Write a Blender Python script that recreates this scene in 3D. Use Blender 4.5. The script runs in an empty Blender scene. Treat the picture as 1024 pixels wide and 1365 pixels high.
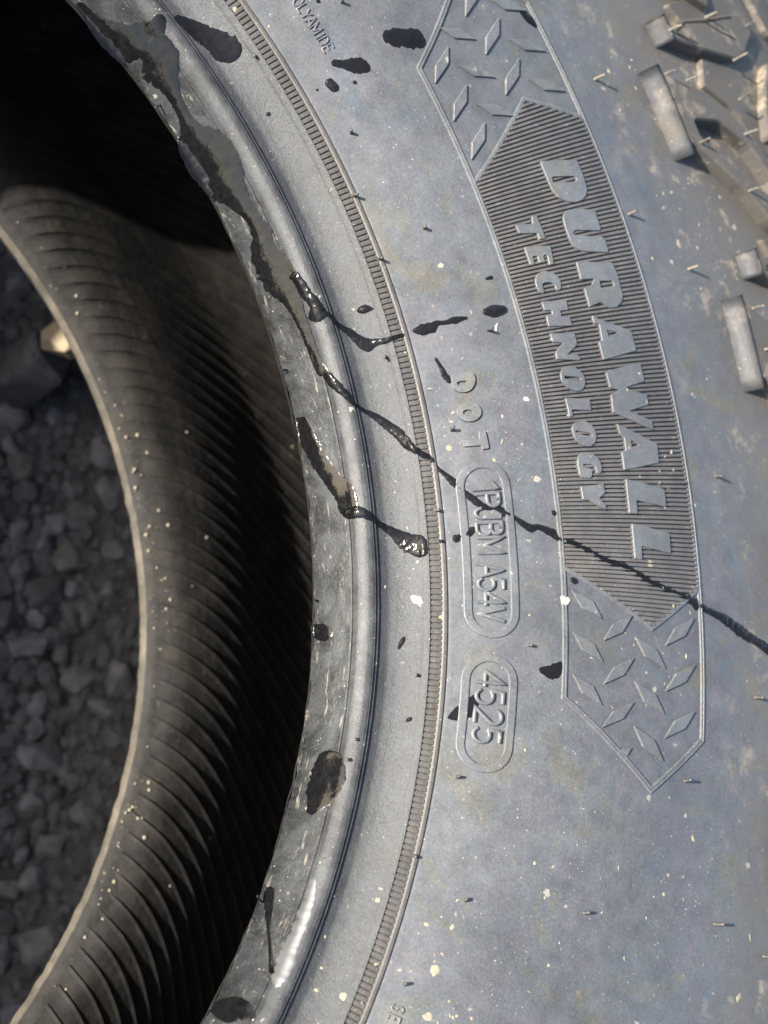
import bpy, bmesh, math, random
from mathutils import Vector, Matrix, geometry, noise

MM = 0.001
ZOFF = 169.4            # height of the upper bead toe plane above the ground, mm
random.seed(7)
scene = bpy.context.scene
col = scene.collection

# ------------------------------------------------------------------ camera
cam_data = bpy.data.cameras.new('camera')
cam = bpy.data.objects.new('camera', cam_data)
col.objects.link(cam)
CAM_R = Matrix(((0.69049613, -0.66232071, -0.29076859),
                (0.4965175, 0.72631541, -0.47532757),
                (0.526009, 0.18384016, 0.8303718)))
CAM_P = Vector((49.768, -42.101, 362.354 + ZOFF)) * MM
cam.matrix_world = Matrix.Translation(CAM_P) @ CAM_R.to_4x4()
cam_data.sensor_fit = 'VERTICAL'
cam_data.sensor_height = 36.0
cam_data.lens = 1904.52 * 36.0 / 1365.0
cam_data.clip_start = 0.01
cam_data.clip_end = 100.0
cam_data.dof.use_dof = True
cam_data.dof.focus_distance = 0.412
cam_data.dof.aperture_fstop = 12.0
scene.camera = cam

# ------------------------------------------------------------------ world, sun, exposure
SUN_EL, SUN_AZ = 27.0, 30.5          # light travels towards azimuth SUN_AZ
world = bpy.data.worlds.new('World')
scene.world = world
world.use_nodes = True
wn = world.node_tree
wn.nodes.clear()
sky = wn.nodes.new('ShaderNodeTexSky')
sky.sky_type = 'NISHITA'
sky.sun_disc = False
sky.sun_elevation = math.radians(SUN_EL)
sky.sun_rotation = math.radians(90 - (SUN_AZ + 180))
sky.dust_density = 2.0
sky.ozone_density = 1.0
bg = wn.nodes.new('ShaderNodeBackground')
bg.inputs['Strength'].default_value = 0.10
wo = wn.nodes.new('ShaderNodeOutputWorld')
wn.links.new(sky.outputs[0], bg.inputs[0])
wn.links.new(bg.outputs[0], wo.inputs[0])
sun_data = bpy.data.lights.new('sun', 'SUN')
sun_data.energy = 5.0
sun_data.angle = math.radians(0.53)
sun_data.color = (1.0, 0.95, 0.87)
sun = bpy.data.objects.new('sun', sun_data)
col.objects.link(sun)
se, sa = math.radians(SUN_EL), math.radians(SUN_AZ)
light_dir = Vector((math.cos(se) * math.cos(sa), math.cos(se) * math.sin(sa), -math.sin(se)))
sun.rotation_euler = light_dir.to_track_quat('-Z', 'Y').to_euler()
sun.location = -light_dir * 3
scene.view_settings.view_transform = 'Standard'
scene.view_settings.look = 'None'
scene.view_settings.gamma = 1.0
scene.view_settings.use_curve_mapping = False
scene.view_settings.exposure = 2.05


# ------------------------------------------------------------------ tyre profile (mm, z = 0 at the upper bead toe)
OUT = [(216, 0), (217.2, 3.0), (219.3, 7.0), (222.5, 12.4), (223.1, 13.6), (224.2, 15.0), (225.4, 15.9), (226.6, 16.3),
       (228.2, 15.9), (229.5, 15.4), (231.5, 15.35), (234, 16.2), (237, 18.2), (239.5, 20.6), (241.4, 22.6), (246.6, 24.1),
       (250, 25.4), (258, 28.8), (268, 32.0), (281.2, 34.6), (295, 36.0), (310, 36.4), (322, 36.1), (334.7, 35.3),
       (350, 34.2), (365, 32.8), (380, 31.0), (400, 28.2), (420, 25.0), (440, 21.0), (460, 16.0), (478, 9.0), (492, -2), (499, -18), (501, -42)]
INN = [(216, -133), (217, -130), (221, -127), (229.5, -125.2), (240, -127.4), (250, -131.4), (262, -137.9), (275, -145.4),
       (290, -153.4), (305, -158.6), (318, -161.5), (335, -163.5), (365, -162), (395, -155), (430, -141), (462, -120),
       (478, -90), (480, -66.5)]


def pchip(P):
    n = len(P)
    x = [p[0] for p in P]
    y = [p[1] for p in P]
    h = [x[i + 1] - x[i] for i in range(n - 1)]
    d = [(y[i + 1] - y[i]) / h[i] for i in range(n - 1)]
    m = [d[0]] + [0.0] * (n - 2) + [d[-1]]
    for i in range(1, n - 1):
        if d[i - 1] * d[i] > 0:
            w1, w2 = 2 * h[i] + h[i - 1], h[i] + 2 * h[i - 1]
            m[i] = (w1 + w2) / (w1 / d[i - 1] + w2 / d[i])

    def f(r):
        if r <= x[0]:
            return y[0]
        if r >= x[-1]:
            return y[-1]
        lo, hi = 0, n - 1
        while hi - lo > 1:
            k = (lo + hi) // 2
            if x[k] <= r:
                lo = k
            else:
                hi = k
        t = (r - x[lo]) / h[lo]
        return ((2 * t ** 3 - 3 * t * t + 1) * y[lo] + (t ** 3 - 2 * t * t + t) * h[lo] * m[lo]
                + (-2 * t ** 3 + 3 * t * t) * y[hi] + (t ** 3 - t * t) * h[lo] * m[hi])
    return f


zb = pchip(OUT)
zi = pchip(INN)


def S(th, r, h=0.0, f=zb):
    """point on the sidewall: th degrees, r mm, lifted h mm along the surface normal (metres out)"""
    s = (f(r + 0.2) - f(r - 0.2)) / 0.4
    k = 1.0 / math.sqrt(1 + s * s)
    rr = r - s * k * h
    z = f(r) + k * h
    a = math.radians(th)
    return Vector((rr * math.cos(a), rr * math.sin(a), z + ZOFF)) * MM


def sm(a, b, x):
    t = min(1.0, max(0.0, (x - a) / (b - a)))
    return t * t * (3 - 2 * t)


# ------------------------------------------------------------------ materials
def mat(name):
    m = bpy.data.materials.new(name)
    m.use_nodes = True
    nt = m.node_tree
    nt.nodes.clear()
    out = nt.nodes.new('ShaderNodeOutputMaterial')
    p = nt.nodes.new('ShaderNodeBsdfPrincipled')
    nt.links.new(p.outputs[0], out.inputs[0])
    return m, nt, p


class NB:
    """small node-graph builder"""
    def __init__(self, nt):
        self.nt = nt

    def new(self, t, **kw):
        n = self.nt.nodes.new(t)
        for k, v in kw.items():
            setattr(n, k, v)
        return n

    def put(self, sock, v):
        if hasattr(v, 'is_output') or hasattr(v, 'links'):
            self.nt.links.new(v, sock)
        else:
            sock.default_value = v

    def math(self, op, a, b=0.0, c=0.0):
        n = self.new('ShaderNodeMath', operation=op)
        for i, v in enumerate((a, b, c)):
            self.put(n.inputs[i], v)
        return n.outputs[0]

    def ramp(self, x, a, b, lo=0.0, hi=1.0):
        n = self.new('ShaderNodeMapRange')
        for i, v in enumerate((x, a, b, lo, hi)):
            self.put(n.inputs[i], v)
        return n.outputs[0]

    def mix(self, f, a, b, kind='MIX'):
        n = self.new('ShaderNodeMix', data_type='RGBA', blend_type=kind)
        self.put(n.inputs[0], f)
        self.put(n.inputs[6], a)
        self.put(n.inputs[7], b)
        return n.outputs[2]

    def noise(self, vec, scale, detail=3.0, rough=0.55, dist=0.0):
        n = self.new('ShaderNodeTexNoise')
        self.put(n.inputs['Vector'], vec)
        n.inputs['Scale'].default_value = scale
        n.inputs['Detail'].default_value = detail
        n.inputs['Roughness'].default_value = rough
        n.inputs['Distortion'].default_value = dist
        return n

    def position(self, sx=1000.0, sy=1000.0, sz=1000.0):
        g = self.new('ShaderNodeNewGeometry')
        v = self.new('ShaderNodeVectorMath', operation='MULTIPLY')
        self.nt.links.new(g.outputs['Position'], v.inputs[0])
        v.inputs[1].default_value = (sx, sy, sz)
        return v.outputs[0]

    def spots(self, vec, scale, power, size, soft=0.5):
        """round specks of uneven size: one voronoi cell in a few carries one"""
        v = self.new('ShaderNodeTexVoronoi', feature='F1')
        self.put(v.inputs['Vector'], vec)
        v.inputs['Scale'].default_value = scale
        s = self.new('ShaderNodeSeparateColor')
        self.nt.links.new(v.outputs['Color'], s.inputs[0])
        rad = self.math('MULTIPLY', self.math('POWER', s.outputs[0], power), size)
        a = self.math('SUBTRACT', rad, v.outputs['Distance'])
        return self.ramp(a, 0.0, size * 0.25 * soft)

    def polar(self):
        """cylindrical coordinates about the tyre axis, in mm"""
        g = self.new('ShaderNodeNewGeometry')
        x = self.new('ShaderNodeSeparateXYZ')
        self.nt.links.new(g.outputs['Position'], x.inputs[0])
        r = self.math('MULTIPLY', self.math('SQRT', self.math('ADD', self.math('MULTIPLY', x.outputs[0], x.outputs[0]),
                                            self.math('MULTIPLY', x.outputs[1], x.outputs[1]))), 1000.0)
        t = self.math('MULTIPLY', self.math('ARCTAN2', x.outputs[1], x.outputs[0]), 280.0)
        c = self.new('ShaderNodeCombineXYZ')
        self.nt.links.new(r, c.inputs[0])
        self.nt.links.new(t, c.inputs[1])
        self.nt.links.new(x.outputs[2], c.inputs[2])
        return r, c.outputs[0]


def rubber(name, base, rough=0.5, bloom_sheen=0.35, speck=1.0, grain=0.5, film=False, spec=0.5, streak=0.0, mud=0.0, dust=0.0, coarse=0.0, blotch=0.0, haze=0.0, gdist=0.12, gscale=1.5):
    m, nt, p = mat(name)
    b = NB(nt)
    pos = b.position()
    r, pol = b.polar()
    big = b.noise(pos, 0.028, 5.0, 0.6, 0.4)
    mid = b.noise(pos, 0.16, 4.0, 0.6)
    fine = b.noise(pos, 1.3, 4.0, 0.8)
    v = b.math('MULTIPLY', b.ramp(big.outputs[0], 0.3, 0.7, 0.84, 1.14), b.ramp(mid.outputs[0], 0.3, 0.7, 0.86, 1.14))
    v = b.math('MULTIPLY', v, b.ramp(fine.outputs[0], 0.33, 0.67, 0.76, 1.26))
    if blotch:
        v = b.math('MULTIPLY', v, b.ramp(b.noise(pos, 0.11, 6.0, 0.7, 0.6).outputs[0], 0.40, 0.60, 1.0 - blotch, 1.0 + blotch))
    # iridescent wax sheen painted into the base colour: faint blue, violet and straw
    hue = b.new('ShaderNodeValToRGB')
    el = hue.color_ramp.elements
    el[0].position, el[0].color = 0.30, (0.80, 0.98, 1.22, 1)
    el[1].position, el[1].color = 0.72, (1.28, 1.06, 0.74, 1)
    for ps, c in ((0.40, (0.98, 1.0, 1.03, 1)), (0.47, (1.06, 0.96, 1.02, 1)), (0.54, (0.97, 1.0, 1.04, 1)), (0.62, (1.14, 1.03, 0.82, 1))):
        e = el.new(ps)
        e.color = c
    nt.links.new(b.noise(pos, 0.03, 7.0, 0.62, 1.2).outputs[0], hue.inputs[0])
    bl = bloom_sheen
    if bloom_sheen > 0.7:
        # the painted sheen is strongest in patches and along the outer edge of the panel
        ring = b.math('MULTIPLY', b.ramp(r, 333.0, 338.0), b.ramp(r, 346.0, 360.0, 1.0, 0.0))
        bl = b.math('ADD', b.ramp(b.noise(pos, 0.012, 3.0, 0.5).outputs[0], 0.38, 0.62, 0.35 * bloom_sheen, 1.3 * bloom_sheen), b.math('MULTIPLY', ring, 0.5))
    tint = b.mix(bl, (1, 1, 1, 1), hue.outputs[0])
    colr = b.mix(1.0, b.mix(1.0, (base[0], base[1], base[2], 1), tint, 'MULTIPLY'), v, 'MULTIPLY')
    if streak:
        sp = b.new('ShaderNodeVectorMath', operation='MULTIPLY')
        nt.links.new(pol, sp.inputs[0])
        sp.inputs[1].default_value = (1.0, 0.07, 150.0)
        st = b.noise(sp.outputs[0], 1.1, 5.0, 0.7)
        colr = b.mix(b.math('MULTIPLY', b.ramp(st.outputs[0], 0.58, 0.72), streak), colr, (0.30, 0.27, 0.21, 1))
    if dust:
        dn = b.noise(pos, 0.06, 5.0, 0.7)
        colr = b.mix(b.math('MULTIPLY', b.ramp(dn.outputs[0], 0.42, 0.75), dust), colr, (0.23, 0.19, 0.14, 1))
    if haze:
        hz = b.math('MULTIPLY', b.ramp(r, 345.0, 388.0), b.ramp(mid.outputs[0], 0.3, 0.7, 0.5, 1.0))
        colr = b.mix(b.math('MULTIPLY', hz, haze), colr, (0.066, 0.057, 0.046, 1))
    if mud:
        mk = b.math('MULTIPLY', b.ramp(r, 335.0, 380.0), b.ramp(b.noise(pos, 0.075, 6.0, 0.72).outputs[0], 0.56, 0.70))
        colr = b.mix(b.math('MULTIPLY', mk, mud), colr, (0.27, 0.215, 0.145, 1))
    if speck:
        wv = b.new('ShaderNodeVectorMath', operation='MULTIPLY_ADD')
        nt.links.new(b.noise(pos, 0.9, 3.0, 0.7).outputs[1], wv.inputs[0])
        wv.inputs[1].default_value = (2.2, 2.2, 2.2)
        nt.links.new(pos, wv.inputs[2])
        s1 = b.math('MULTIPLY', b.spots(wv.outputs[0], 0.13, 7.0, 0.17), 0.8)
        s2 = b.math('MULTIPLY', b.spots(wv.outputs[0], 0.5, 14.0, 0.26), b.ramp(mid.outputs[0], 0.38, 0.7, 0.15, 1.0))
        s3 = b.math('MULTIPLY', b.spots(pos, 1.1, 16.0, 0.34), b.ramp(big.outputs[0], 0.35, 0.65, 0.2, 0.9))
        ss = b.math('MULTIPLY', b.math('MAXIMUM', b.math('MAXIMUM', s1, s2), s3), 0.8 * speck)
        colr = b.mix(ss, colr, (0.24, 0.215, 0.17, 1))
    nt.links.new(colr, p.inputs['Base Color'])
    p.inputs['Specular IOR Level'].default_value = spec
    rg = b.ramp(mid.outputs[0], 0.3, 0.7, rough - 0.07, rough + 0.09)
    nt.links.new(rg, p.inputs['Roughness'])
    if film:
        p.inputs['Thin Film IOR'].default_value = 1.42
        nt.links.new(b.ramp(b.noise(pos, 0.02, 5.0, 0.6, 0.8).outputs[0], 0.3, 0.7, 150.0, 620.0), p.inputs['Thin Film Thickness'])
    if grain:
        h = b.math('ADD', b.math('MULTIPLY', b.noise(pos, gscale, 4.0, 0.75).outputs[0], 1.0), b.math('MULTIPLY', b.noise(pos, 0.35, 3.0, 0.6).outputs[0], 1.2 + coarse))
        bp = b.new('ShaderNodeBump')
        bp.inputs['Strength'].default_value = grain
        bp.inputs['Distance'].default_value = gdist * MM
        nt.links.new(h, bp.inputs['Height'])
        nt.links.new(bp.outputs[0], p.inputs['Normal'])
    return m


def plain(name, c, rough, spec=0.5, n_scale=0.3, n_amp=0.25, ior=1.5):
    m, nt, p = mat(name)
    b = NB(nt)
    pos = b.position()
    v = b.ramp(b.noise(pos, n_scale, 5.0, 0.65).outputs[0], 0.3, 0.7, 1 - n_amp, 1 + n_amp)
    nt.links.new(b.mix(1.0, (c[0], c[1], c[2], 1), v, 'MULTIPLY'), p.inputs['Base Color'])
    p.inputs['Roughness'].default_value = rough
    p.inputs['Specular IOR Level'].default_value = spec
    p.inputs['IOR'].default_value = ior
    return m


M_SIDE = rubber('moulded_rubber', (0.0525, 0.0555, 0.0575), 0.50, bloom_sheen=0.85, mud=0.8, haze=1.0, gdist=0.15, gscale=2.2)
M_RIDGE = rubber('ridge_rubber', (0.026, 0.027, 0.028), 0.42, bloom_sheen=0.1, speck=1.0, grain=0.9, spec=0.23, gscale=2.5, blotch=0.25)
M_BEAD = rubber('bead_rubber', (0.036, 0.037, 0.038), 0.36, bloom_sheen=0.2, speck=0.9, grain=1.0, spec=0.26, gdist=0.22, gscale=2.4)
M_TOE = rubber('scuffed_bead_rubber', (0.0135, 0.0145, 0.0150), 0.42, bloom_sheen=0.1, speck=0.8, grain=0.8, streak=0.42, coarse=0.8, spec=0.15, blotch=0.48)
M_BAND = rubber('band_rubber', (0.047, 0.0435, 0.039), 0.55, bloom_sheen=0.2, speck=0.8, spec=0.35)
M_PANEL = rubber('rib_rubber', (0.056, 0.051, 0.046), 0.55, bloom_sheen=0.2, speck=1.0, mud=0.2)
M_LETTER = rubber('letter_rubber', (0.064, 0.067, 0.068), 0.48, bloom_sheen=0.5, speck=1.0, mud=0.2)
M_LUG = rubber('lug_rubber', (0.046, 0.042, 0.037), 0.55, bloom_sheen=0.4, speck=0.6, mud=0.6, spec=0.25, haze=0.5)
M_LINER = rubber('liner_rubber', (0.0078, 0.0069, 0.0059), 0.7, bloom_sheen=0.0, speck=0.25, grain=0.9, film=False, dust=0.05, coarse=1.0, spec=0.2, blotch=0.35)
M_BEVEL = rubber('bevel_rubber', (0.032, 0.032, 0.032), 0.5, bloom_sheen=0.6, speck=0.8, mud=0.22, spec=0.25)
M_EDGE = rubber('dusty_bead_edge', (0.040, 0.035, 0.027), 0.7, bloom_sheen=0.0, speck=0.5, grain=0.9, dust=0.3, spec=0.2)
M_GLINT = plain('thin_water_film', (0.04, 0.04, 0.04), 0.34, 1.0, 0.3, 0.2, 1.5)
M_HAIR = rubber('hair_rubber', (0.030, 0.028, 0.026), 0.55, bloom_sheen=0.0, speck=0.0, grain=0.0, film=False, dust=0.12)
M_HAIR_DUSTY = rubber('dusty_hair_rubber', (0.035, 0.031, 0.026), 0.6, bloom_sheen=0.0, speck=0.0, grain=0.0, dust=0.5)


def water(name, c, rough, see, bump):
    """dark wet gloss with a little of the rubber seen through it"""
    m, nt, p = mat(name)
    b = NB(nt)
    pos = b.position()
    v = b.ramp(b.noise(pos, 0.5, 5.0, 0.7).outputs[0], 0.3, 0.7, 0.5, 1.6)
    nt.links.new(b.mix(1.0, (c, c, c * 1.06, 1), v, 'MULTIPLY'), p.inputs['Base Color'])
    p.inputs['Roughness'].default_value = rough
    p.inputs['IOR'].default_value = 1.36
    bp = b.new('ShaderNodeBump')
    bp.inputs['Strength'].default_value = bump
    bp.inputs['Distance'].default_value = 0.0003
    nt.links.new(b.noise(pos, 0.8, 2.0, 0.5).outputs[0], bp.inputs['Height'])
    nt.links.new(bp.outputs[0], p.inputs['Normal'])
    t = b.new('ShaderNodeBsdfTransparent')
    t.inputs[0].default_value = (0.6, 0.6, 0.62, 1)
    mx = b.new('ShaderNodeMixShader')
    mx.inputs[0].default_value = see
    nt.links.new(p.outputs[0], mx.inputs[1])
    nt.links.new(t.outputs[0], mx.inputs[2])
    out = [n for n in nt.nodes if n.type == 'OUTPUT_MATERIAL'][0]
    nt.links.new(mx.outputs[0], out.inputs[0])
    return m


M_WET = water('wet_film', 0.004, 0.09, 0.14, 0.12)
M_WATER = water('standing_water', 0.004, 0.05, 0.36, 0.5)
M_FLECK = plain('dried_mud', (0.17, 0.148, 0.105), 0.85, 0.2, 0.8, 0.3)
M_CHIP = plain('pale_flake', (0.30, 0.28, 0.22), 0.7, 0.3, 0.5, 0.12)
M_STONE = [plain('crushed_stone_%s' % n, c, 0.85, 0.3, 0.12, 0.45) for n, c in
           (('grey', (0.13, 0.126, 0.122)), ('dark', (0.075, 0.073, 0.07)), ('violet', (0.135, 0.126, 0.125)), ('brown', (0.115, 0.105, 0.09)))]
M_PALE = plain('sandstone', (0.22, 0.175, 0.115), 1.0, 0.0, 0.15, 0.2)
M_GROUND = plain('gravelly_soil', (0.055, 0.051, 0.046), 0.95, 0.2, 0.08, 0.45)


# ------------------------------------------------------------------ object helpers
def link(name, me, parent=None, m=None):
    o = bpy.data.objects.new(name, me)
    col.objects.link(o)
    if parent is not None:
        o.parent = parent
    if m is not None and not me.materials:
        me.materials.append(m)
    return o


def mesh_obj(name, verts, faces, m, parent=None, smooth=False):
    me = bpy.data.meshes.new(name)
    me.from_pydata([tuple(v) for v in verts], [], faces)
    me.update()
    if smooth:
        me.polygons.foreach_set('use_smooth', [True] * len(me.polygons))
    return link(name, me, parent, m)


def tag(o, label, cat, group=None):
    o['label'] = label
    o['category'] = cat
    if group:
        o['group'] = group
    return o


# angular steps: fine where the photograph looks, coarse on the far side
TH = []
a = -20.0
while a < 340.0 - 1e-6:
    TH.append(a)
    a += 0.2 if a < 104.0 else 2.0


def revolve(name, prof, m, parent, wob=None, flip=False):
    """prof: list of (r, z) in mm"""
    n, k = len(TH), len(prof)
    V = []
    for t in TH:
        ca, sa_ = math.cos(math.radians(t)), math.sin(math.radians(t))
        for (r, z) in prof:
            if wob:
                r, z = wob(t, r, z)
            V.append((r * ca * MM, r * sa_ * MM, (z + ZOFF) * MM))
    F = []
    for i in range(n):
        j = (i + 1) % n
        for q in range(k - 1):
            f = (i * k + q, i * k + q + 1, j * k + q + 1, j * k + q)
            F.append(f if flip else f[::-1])
    return mesh_obj(name, V, F, m, parent, True)


def offset_loop(P, d):
    """move a closed 2-D loop sideways by d (to the right of travel)"""
    n, o = len(P), []
    for i in range(n):
        p0, p1, p2 = P[i - 1], P[i], P[(i + 1) % n]
        a = Vector((p1[0] - p0[0], p1[1] - p0[1]))
        b = Vector((p2[0] - p1[0], p2[1] - p1[1]))
        if a.length < 1e-9 or b.length < 1e-9:
            o.append(p1)
            continue
        a.normalize()
        b.normalize()
        na, nb = Vector((a.y, -a.x)), Vector((b.y, -b.x))
        s = na + nb
        if s.length < 0.3:
            s = na
            q = d
        else:
            s.normalize()
            q = min(d / max(0.45, s.dot(na)), 2.2 * abs(d)) if d > 0 else max(d / max(0.45, s.dot(na)), -2.2 * abs(d))
        o.append((p1[0] + s.x * q, p1[1] + s.y * q))
    return o


def area2(P):
    return sum(P[i - 1][0] * P[i][1] - P[i][0] * P[i - 1][1] for i in range(len(P)))


def chamfer(P, d):
    """soften the corners of a loop the way a mould does"""
    o, n = [], len(P)
    for i in range(n):
        p0, p1, p2 = Vector(P[i - 1]), Vector(P[i]), Vector(P[(i + 1) % n])
        for q in (p0, p2):
            e = q - p1
            o.append(tuple(p1 + e * min(0.3, d / max(e.length, 1e-6))))
    return o


def relief(name, outer, holes, h, m, parent, edge=0.12, draft=0.15, sink=0.3, cut=2.0, soft=0.2, inner_draft=None):
    """raised moulding: an outline in (theta, r) lifted h mm off the sidewall, with rounded edge and drafted walls"""
    tc = sum(p[0] for p in outer) / len(outer)
    rc = sum(p[1] for p in outer) / len(outer)

    def uv(L):
        return [(-(math.radians(t - tc)) * rc, r) for t, r in L]
    loops = []
    for i, L in enumerate([outer] + list(holes)):
        P = uv(L)
        if (area2(P) > 0) != (i == 0):
            P = P[::-1]
        if soft:
            P = chamfer(P, soft)
        loops.append(P)
    bm = bmesh.new()
    tops, mids, bots = [], [], []
    for P in loops:
        tops.append([bm.verts.new((x, y, h)) for x, y in offset_loop(P, -edge)])
        mids.append([bm.verts.new((x, y, h - edge)) for x, y in P])
        bots.append([bm.verts.new((x, y, -sink)) for x, y in offset_loop(P, draft)])
    flat = [v for L in tops for v in L]
    for tri in geometry.tessellate_polygon([[v.co.to_3d() for v in L] for L in tops]):
        vs = [flat[i] for i in tri]
        a_ = (vs[1].co - vs[0].co).cross(vs[2].co - vs[0].co)
        if a_.length < 1e-9:
            continue
        try:
            bm.faces.new(vs if a_.z > 0 else vs[::-1])
        except ValueError:
            pass
    for A, B in ((tops, mids), (mids, bots)):
        for LA, LB in zip(A, B):
            n = len(LA)
            for i in range(n):
                j = (i + 1) % n
                bm.faces.new((LA[i], LB[i], LB[j], LA[j]))
    for ax in (0, 1):
        lo = min(v.co[ax] for v in bm.verts)
        hi = max(v.co[ax] for v in bm.verts)
        k = int((hi - lo) / cut)
        for s in range(1, k + 1):
            co = [0, 0, 0]
            no = [0, 0, 0]
            co[ax] = lo + (hi - lo) * s / (k + 1)
            no[ax] = 1
            bmesh.ops.bisect_plane(bm, geom=bm.verts[:] + bm.edges[:] + bm.faces[:], plane_co=co, plane_no=no)
    for v in bm.verts:
        x, y, z = v.co
        v.co = S(tc - math.degrees(x / rc), y, z)
    me = bpy.data.meshes.new(name)
    bm.to_mesh(me)
    bm.free()
    return link(name, me, parent, m)


def densify(path, step):
    """path of (theta, r) -> finer path"""
    o = []
    n = len(path)
    for i in range(n - 1):
        (t0, r0), (t1, r1) = path[i], path[i + 1]
        L = math.hypot(math.radians(t1 - t0) * (r0 + r1) / 2, r1 - r0)
        k = max(1, int(L / step))
        for s in range(k):
            o.append((t0 + (t1 - t0) * s / k, r0 + (r1 - r0) * s / k))
    o.append(path[-1])
    return o


def strip(name, path, section, m, parent, step=2.0, closed=False):
    """moulded strip along a (theta, r) path; section: list of (offset to the right, height)"""
    rc = 290.0
    P = densify(path, step)
    if closed:
        P = P[:-1]
    X = [Vector((-math.radians(t) * rc, r)) for t, r in P]
    n = len(X)
    V, F = [], []
    for i in range(n):
        p0 = X[i - 1] if (i > 0 or closed) else X[i]
        p2 = X[(i + 1) % n] if (i < n - 1 or closed) else X[i]
        a_ = (X[i] - p0)
        b_ = (p2 - X[i])
        a_ = a_.normalized() if a_.length > 1e-9 else b_.normalized()
        b_ = b_.normalized() if b_.length > 1e-9 else a_
        na = Vector((a_.y, -a_.x))
        s = na + Vector((b_.y, -b_.x))
        s.normalize()
        k = 1 / max(0.5, s.dot(na))
        for (o, h) in section:
            q = X[i] + s * (o * k)
            V.append(S(-math.degrees(q.x / rc), q.y, h))
    w = len(section)
    for i in range(n if closed else n - 1):
        j = (i + 1) % n
        for q in range(w - 1):
            F.append((i * w + q, i * w + q + 1, j * w + q + 1, j * w + q))
    if not closed:
        F.append(tuple(range(w)))
        F.append(tuple((n - 1) * w + q for q in range(w))[::-1])
    return mesh_obj(name, V, F, m, parent)


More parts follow.
